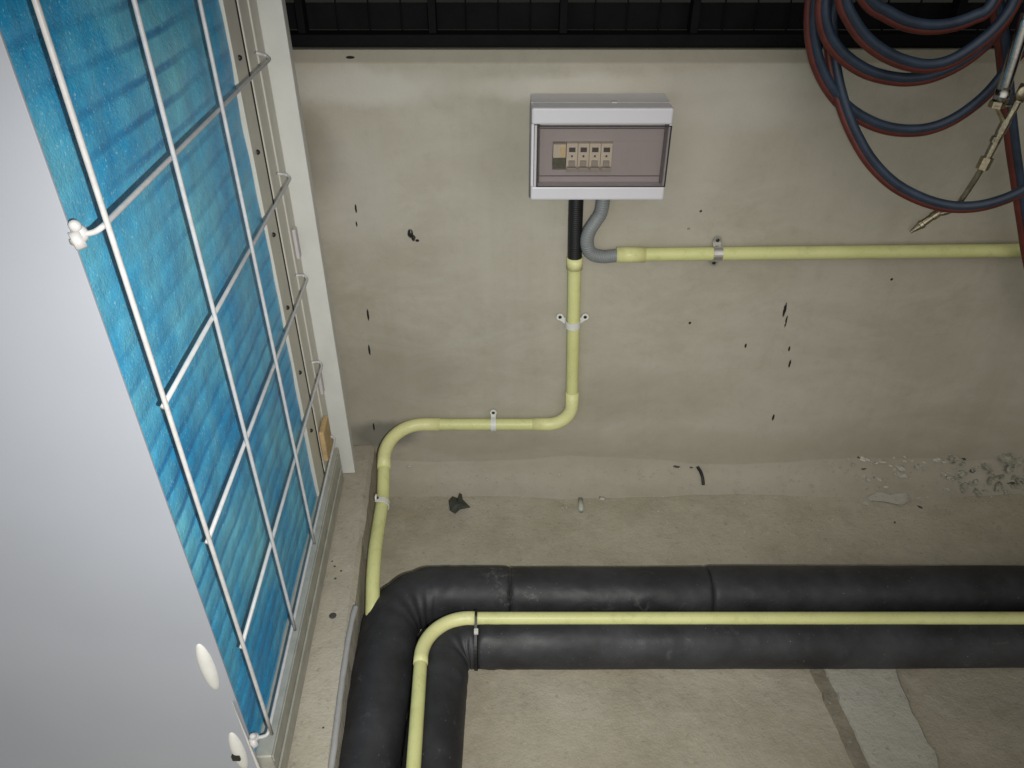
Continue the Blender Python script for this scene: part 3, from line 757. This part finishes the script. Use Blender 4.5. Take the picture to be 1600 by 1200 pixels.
# hull loop round both circles in the YZ plane
import itertools
hp = []
for (c, r) in ((pc, R2 + .0016), (cc_, rf_ + .0022)):
    for k in range(48):
        th = 2 * math.pi * k / 48; hp.append((c.y + r * math.cos(th), c.z + r * math.sin(th)))
def hull(P):
    P = sorted(set(P)); 
    def half(P):
        h = []
        for p in P:
            while len(h) > 1 and (h[-1][0] - h[-2][0]) * (p[1] - h[-2][1]) - (h[-1][1] - h[-2][1]) * (p[0] - h[-2][0]) <= 0: h.pop()
            h.append(p)
        return h
    lo = half(P); up = half(P[::-1]); return lo[:-1] + up[:-1]
hl = hull(hp); bm = bmesh.new(); rings = []
cy_ = sum(p[0] for p in hl) / len(hl); cz2 = sum(p[1] for p in hl) / len(hl)
for (y, z) in hl:
    s_ = .0012 / max(1e-6, math.hypot(y - cy_, z - cz2)); yo, zo = y + (y - cy_) * s_, z + (z - cz2) * s_
    rings.append([bm.verts.new((xt - .0022, y, z)), bm.verts.new((xt + .0022, y, z)), bm.verts.new((xt + .0022, yo, zo)), bm.verts.new((xt - .0022, yo, zo))])
for x, y in zip(rings, rings[1:] + rings[:1]):
    for k in range(4): bm.faces.new((x[k], x[(k + 1) % 4], y[(k + 1) % 4], y[k]))
bmesh.ops.recalc_face_normals(bm, faces=bm.faces[:]); obj('strap', bm, M['black'], tie)
bm = bmesh.new(); q = PZ(744, 987, .091); box(bm, q.x - .0035, q.x + .0035, q.y - .004, q.y + .004, q.z - .003, q.z + .004, .001); obj('head', bm, M['clip'], tie)  # head coloured white in place of its glint

# grey sealant bead between plinth and outer pipe
gpv = [PZ(556, 948, PH + .002), PZ(549, 975, PH + .002), PZ(538, 1040, PH + .002), PZ(529, 1110, PH + .002), PZ(517, 1205, PH + .002), PZ(500, 1300, PH + .002)]
bm = bmesh.new(); tube(bm, catmull(gpv, 10), .0046, 12, rfn=lambda i, d_, a: 1 + .2 * mn.noise(Vector((d_ * 40, a, 0))))
o = obj('grey_cable', bm, M['greyv'], None, True); tag(o, 'grey cable lying along the plinth edge beside the outer lagged pipe', 'cable')

# ------------------------------------------------------------------ hanging twin hose
hy = 1.13
def hp_(L, y0, y1=None):
    y1 = y0 if y1 is None else y1; n = len(L) - 1
    return [PY(u, v, y0 + (y1 - y0) * i / n) for i, (u, v) in enumerate(L)]
LA = [(1276, -60), (1270, 0), (1268, 35), (1271, 70), (1280, 105), (1298, 140), (1322, 168), (1350, 187), (1382, 200), (1417, 205), (1452, 202), (1487, 189), (1522, 166), (1552, 138), (1580, 100), (1612, 40)]
LB = [(1300, -60), (1287, 0), (1287, 30), (1294, 56), (1308, 78), (1330, 98), (1358, 114), (1392, 123), (1424, 125), (1459, 119), (1498, 102), (1533, 77), (1562, 47), (1582, 10), (1600, -60)]
LC = [(1310, -60), (1318, 0), (1330, 30), (1351, 60), (1382, 84), (1417, 99), (1452, 104), (1487, 96), (1526, 72), (1562, 40), (1588, 0), (1600, -60)]
LD = [(1320, -60), (1357, 2), (1386, 22), (1417, 37), (1452, 43), (1487, 40), (1522, 28), (1550, 10), (1580, -60)]
LE = [(1312, -60), (1297, 20), (1300, 80), (1308, 130), (1321, 175), (1338, 215), (1362, 254), (1396, 288), (1438, 311), (1480, 323), (1522, 324), (1562, 315), (1602, 297), (1650, 262), (1690, 180), (1690, 60)]
LF = [(1540, -70), (1556, 0), (1566, 60), (1572, 120), (1577, 175), (1584, 235), (1592, 290), (1600, 345), (1612, 420), (1640, 520)]
over = lambda ya_, yb_: hp_([(1590, -170), (1520, -230), (1400, -230), (1320, -160)], ya_, yb_)
chain = (hp_(LD, 1.085, 1.095) + over(1.10, 1.15) + hp_(LA, 1.150) + over(1.15, 1.12) + hp_(LB, 1.125) + over(1.12, 1.10) + hp_(LC, 1.100)
         + over(1.10, 1.13) + hp_(LE, 1.175, 1.05) + hp_([(1660, -60), (1600, -160), (1540, -150)], 1.10, 1.15) + hp_(LF, 1.19))
cpath = catmull(chain, 9)
# offset in the hanging plane
def offset(path, d_):
    out = []
    for i, p in enumerate(path):
        a = path[max(i - 1, 0)]; b = path[min(i + 1, len(path) - 1)]; t = (b - a).normalized()
        n = Vector((0, 1, 0)).cross(t)
        if n.length < 1e-4: n = Vector((0, 0, 1))
        out.append(p + n.normalized() * d_)
    return out
hose = thing('twin_hose', PY(1420, 205, 1.13), 'coiled twin gas hose, blue and red side by side, hanging over the wall', 'hose')
pb_ = offset(cpath, -.0034); pr_ = [p + Vector((0, .004, 0)) for p in offset(cpath, .0040)]
bm = bmesh.new(); tube(bm, pb_, .0066, 14); obj('blue_hose', bm, M['blueh'], hose, True)
bm = bmesh.new(); tube(bm, pr_, .0058, 14); obj('red_hose', bm, M['redh'], hose, True)

# ------------------------------------------------------------------ gas torch
ty = 1.09
to = thing('gas_torch', PY(1540, 255, ty), 'metal gas torch with bent neck and pointed tip hanging among the hoses', 'torch')
p = lambda u, v, y=ty: PY(u, v, y)
bm = bmesh.new(); tube(bm, resample([p(1606, 20), p(1566, 146)], .01), .0085, 20); tube(bm, [p(1569, 140), p(1562, 160)], .0105, 8)
obj('handle', bm, mat('dark_chrome', (.42, .41, .39), .22, 1.0, noise=.3, nscale=60, bump=.1), to, True)
bm = bmesh.new(); tube(bm, [p(1560, 158), p(1556, 168)], .0105, 6); tube(bm, [p(1556, 165), p(1569, 194)], [.0028, .003], 10); tube(bm, [p(1554, 167), p(1580, 165)], [.0022, .0022], 10); 
tube(bm, [p(1604, 132), p(1590, 158)], [.0075, .0075], 8); tube(bm, [p(1592, 154), p(1583, 172)], [.0055, .0055], 12); tube(bm, [p(1584, 170), p(1569, 196)], [.0045, .005], 12)
tube(bm, resample([p(1573, 188), p(1563, 207)], .004), .0068, 12)
vb = obj('valve_body', bm, M['brass'], to, False)
bm = bmesh.new(); ellipsoid(bm, p(1600, 146, ty - .012), (.011, .004, .011)); obj('knob', bm, M['brass'], vb, True)
bm = bmesh.new(); tube(bm, [p(1565, 203), p(1541, 250)], [.0062, .0056], 14); tube(bm, [p(1543, 246), p(1534, 264)], .0088, 6); tube(bm, [p(1558, 214), p(1554, 222)], .0072, 12)
obj('mixer_tube', bm, M['brass'], to, False)
neck = [p(1536, 260), p(1522, 290), p(1508, 317), p(1500, 332), p(1490, 341), p(1477, 346)]
neck = [q + Vector((0, .03 * i / 5, 0)) for i, q in enumerate(neck)]
bm = bmesh.new(); tube(bm, catmull(neck, 8), .0042, 12); obj('neck', bm, M['brass'], to, True)
np_ = neck[-1]; tp = PY(1422, 363, ty + .03); dr = tp - np_
bm = bmesh.new(); tube(bm, [np_ - dr * .12, np_, np_ + dr * .16, np_ + dr * .17, np_ + dr * .5, np_ + dr * .52, np_ + dr * .62, np_ + dr * .64, np_ + dr], [.0062, .0068, .0068, .0056, .0060, .0072, .0070, .0062, .0022], 14)
obj('nozzle', bm, M['brass'], to, False)

# ------------------------------------------------------------------ litter on the floor
def surf_z(y):
    d_ = WALLY - y
    if d_ <= 0: return 9
    pr = [(0.0, .062), (.005, .042), (.014, .024), (.028, .011), (.046, .003), (.058, 0)]
    for (a, za), (b, zb) in zip(pr, pr[1:]):
        if d_ <= b: return za + (zb - za) * (d_ - a) / (b - a)
    return 0
def PS(u, v):
    r = ray(u, v); t = .9 / r.length; st = .001 / r.length
    while True:
        p = r * t + Vector((0, 0, CAMH))
        if p.z <= surf_z(p.y) or p.y > WALLY: return p
        t += st
def lump(c, r, sq=(1, 1, .6), seed=0, m=None):
    bm = bmesh.new(); bmesh.ops.create_icosphere(bm, subdivisions=2, radius=1); sq = (sq[0] * random.uniform(.8, 1.5), sq[1] * random.uniform(.6, 1), sq[2] * random.uniform(.6, 1.1))
    rot = Matrix.Rotation(random.random() * 6.28, 3, 'Z')
    for v in bm.verts:
        k = 1 + .8 * mn.noise(v.co * 1.5 + Vector((seed * 3.1, 0, 0))) + .45 * mn.noise(v.co * 3.5 + Vector((seed, 4, 0)))
        q = rot @ Vector((v.co.x * sq[0], v.co.y * sq[1], v.co.z * sq[2]))
        v.co = q * k * r + Vector(c) + Vector((0, 0, r * sq[2] * .6))
    return bm
# torn dark scrap
bm = bmesh.new(); pts2 = [(701, 783), (707, 776), (715, 779), (718, 771), (722, 773), (723, 781), (735, 793), (719, 796), (711, 803), (703, 798)]
vs = [bm.verts.new(PZ(u, v, .006 + .010 * (i % 3 == 0))) for i, (u, v) in enumerate(pts2)]
cvt = bm.verts.new(PZ(715, 788, .020))
for a, b in zip(vs, vs[1:] + vs[:1]): bm.faces.new((a, b, cvt))
r = bmesh.ops.extrude_face_region(bm, geom=bm.faces[:]); bmesh.ops.translate(bm, verts=[v for v in r['geom'] if isinstance(v, bmesh.types.BMVert)], vec=(0, 0, .0015))
bmesh.ops.recalc_face_normals(bm, faces=bm.faces[:])
o = obj('foam_scrap', bm, mat('dark_foam_scrap', (.05, .055, .045), .7, noise=.4, nscale=90, bump=.4), None); tag(o, 'torn dark grey foam scrap lying on the floor by the wall', 'scrap')
bm = bmesh.new(); tube(bm, catmull([PS(u_, v_) + Vector((0, -.004, .004)) for u_, v_ in ((1089, 730), (1094, 738), (1097, 748), (1098, 758))], 6), .0035, 8)
o = obj('rubber_strip', bm, M['black'], None, True); tag(o, 'short curved black rubber strip leaning at the foot of the wall', 'scrap')
bm = bmesh.new(); tube(bm, [PZ(907, 780, .006), PZ(908, 798, .006)], .0055, 10)
o = obj('plastic_offcut', bm, mat('dull_clear_plastic', (.40, .42, .36), .4, noise=.1), None, True); tag(o, 'small pale plastic offcut on the floor below the conduit bend', 'offcut')
for i, (u, v, r_, z) in enumerate(((874, 742, .0062, .03), (640, 728, .005, .045), (697, 725, .0035, .05), (960, 728, .0035, .045), (941, 779, .006, .0))):
    pz = PS(u, v)
    o = obj('plaster_chip', lump(pz - Vector((0, 0, r_ * .3)), r_, seed=i + 40), M['chip'], None, True)
    tag(o, ('pale round plaster chip, largest of those left of the rubble, at the wall foot', 'pale plaster chip nearest the plinth at the wall foot', 'tiny pale plaster chip second from the plinth at the wall foot',
            'tiny pale plaster chip between the largest chip and the rubber strip', 'flat pale plaster chip on the floor beside the plastic offcut')[i], 'chip')
# rubble at the right
rub = [(1325, 718, .004), (1303, 722, .003), (1332, 724, .006), (1349, 716, .009), (1371, 722, .006), (1405, 729, .009), (1424, 720, .005), (1442, 730, .004),
       (1340, 743, .006), (1353, 746, .009), (1372, 748, .006), (1384, 760, .006), (1493, 715, .009), (1503, 738, .009), (1537, 727, .010), (1520, 733, .006), (1551, 745, .010), (1570, 712, .017),
       (1575, 732, .014), (1590, 722, .015), (1560, 760, .011), (1545, 752, .008), (1585, 757, .012), (1598, 745, .016), (1450, 778, .006), (1480, 764, .004), (1352, 786, .006), (1505, 762, .007), (1525, 768, .009), (1612, 728, .018), (1572, 770, .007), (1420, 716, .004), (1288, 719, .003)]
for k in range(46):
    u = random.triangular(1320, 1625, 1560); rub.append((u, random.gauss(738, 15) if u > 1480 else random.gauss(726, 9), random.choice((.003, .004, .005, .0065, .009))))
rub = [(u, v, r_) for u, v, r_ in rub if 700 < v < 800]
for i, (u, v, r_) in enumerate(rub):
    z = max(0, (760 - v) / 55 * .045) if v < 760 else 0
    pz = PS(u, v)
    big = r_ > .012
    o = obj('rubble_lump', lump(pz - Vector((0, 0, r_ * .4)), r_ * 1.05, (1, .8, .6), seed=i), M['chipg'] if u > 1485 else M['chip'], None, False)
    tag(o, 'one of the bigger grey mortar lumps heaped at the far right wall foot' if big else ('small grey mortar lump among the bigger ones at the far right' if u > 1485 else ('pale broken mortar lump in the scatter just left of the grey heap' if r_ > .0055 else 'tiny pale mortar crumb in the scatter left of the grey heap')), 'rubble', 'mortar rubble at the right wall foot')
for i, (u, v, r_) in enumerate(((1341, 714, .004), (1350, 731, .0055), (1364, 745, .005), (1444, 747, .005), (1520, 734, .008), (1583, 754, .007), (1438, 792, .004), (1474, 770, .004), (1505, 715, .005), (1268, 815, .0045), (1398, 816, .003), (1080, 730, .003), (1056, 728, .006))):
    z = max(0, (760 - v) / 55 * .045) if v < 760 else 0
    o = obj('dark_grit', lump(PS(u, v) - Vector((0, 0, r_ * .5)), r_, (1, .8, .5), seed=i + 80), M['chipd'], None, True)
    tag(o, 'tiny dark crumb of grit on the floor near the wall foot', 'grit', 'dark crumbs by the wall')
# flat mortar crust
bm = bmesh.new(); outl = [(1352, 776), (1372, 767), (1392, 772), (1420, 768), (1424, 782), (1408, 790), (1380, 784), (1360, 783)]
vs = [bm.verts.new(PZ(u, v, .001)) for u, v in outl]; vt = [bm.verts.new(PZ(u + (1388 - u) * .12, v + (778 - v) * .12, .006)) for u, v in outl]
bm.faces.new(vt)
for k in range(len(vs)): bm.faces.new((vs[k], vs[(k + 1) % len(vs)], vt[(k + 1) % len(vs)], vt[k]))
bmesh.ops.recalc_face_normals(bm, faces=bm.faces[:])
o = obj('mortar_crust', bm, M['strip'], None); tag(o, 'flat pale crust of spilt mortar stuck to the floor at right', 'mortar')
# fine grit
bm = bmesh.new()
for i in range(520):
    if i < 300: x = random.uniform(-.2, 1.1); y = WALLY - abs(random.gauss(0, .05)) - .004
    else: x = random.uniform(.45, 1.1); y = WALLY - abs(random.gauss(0, .12)) - .004
    dyy = WALLY - y
    z = max(0, .05 - dyy * 1.0) if dyy < .05 else 0
    r_ = random.uniform(.0008, .0024); b = bmesh.new(); bmesh.ops.create_icosphere(b, subdivisions=1, radius=r_)
    for v in b.verts: v.co = Vector((v.co.x, v.co.y, v.co.z * .6)) + Vector((x, y, z + r_ * .3))
    merge(bm, b)
o = obj('fine_grit', bm, M['chip'], None); o['kind'] = 'stuff'; o['label'] = 'fine mortar grit scattered along the foot of the wall'; o['category'] = 'grit'
# dark spots on the plinth
for i, (u, v, r_) in enumerate(((520, 962, .0062), (524, 904, .0022), (533, 892, .002), (523, 885, .002), (519, 877, .0016), (505, 1137, .0016))):
    q = PZ(u, v, PH + .0002); bm = bmesh.new(); ellipsoid(bm, q, (r_, r_, .0008), seg=14)
    o = obj('tar_spot', bm, M['chipd'], pl, True)
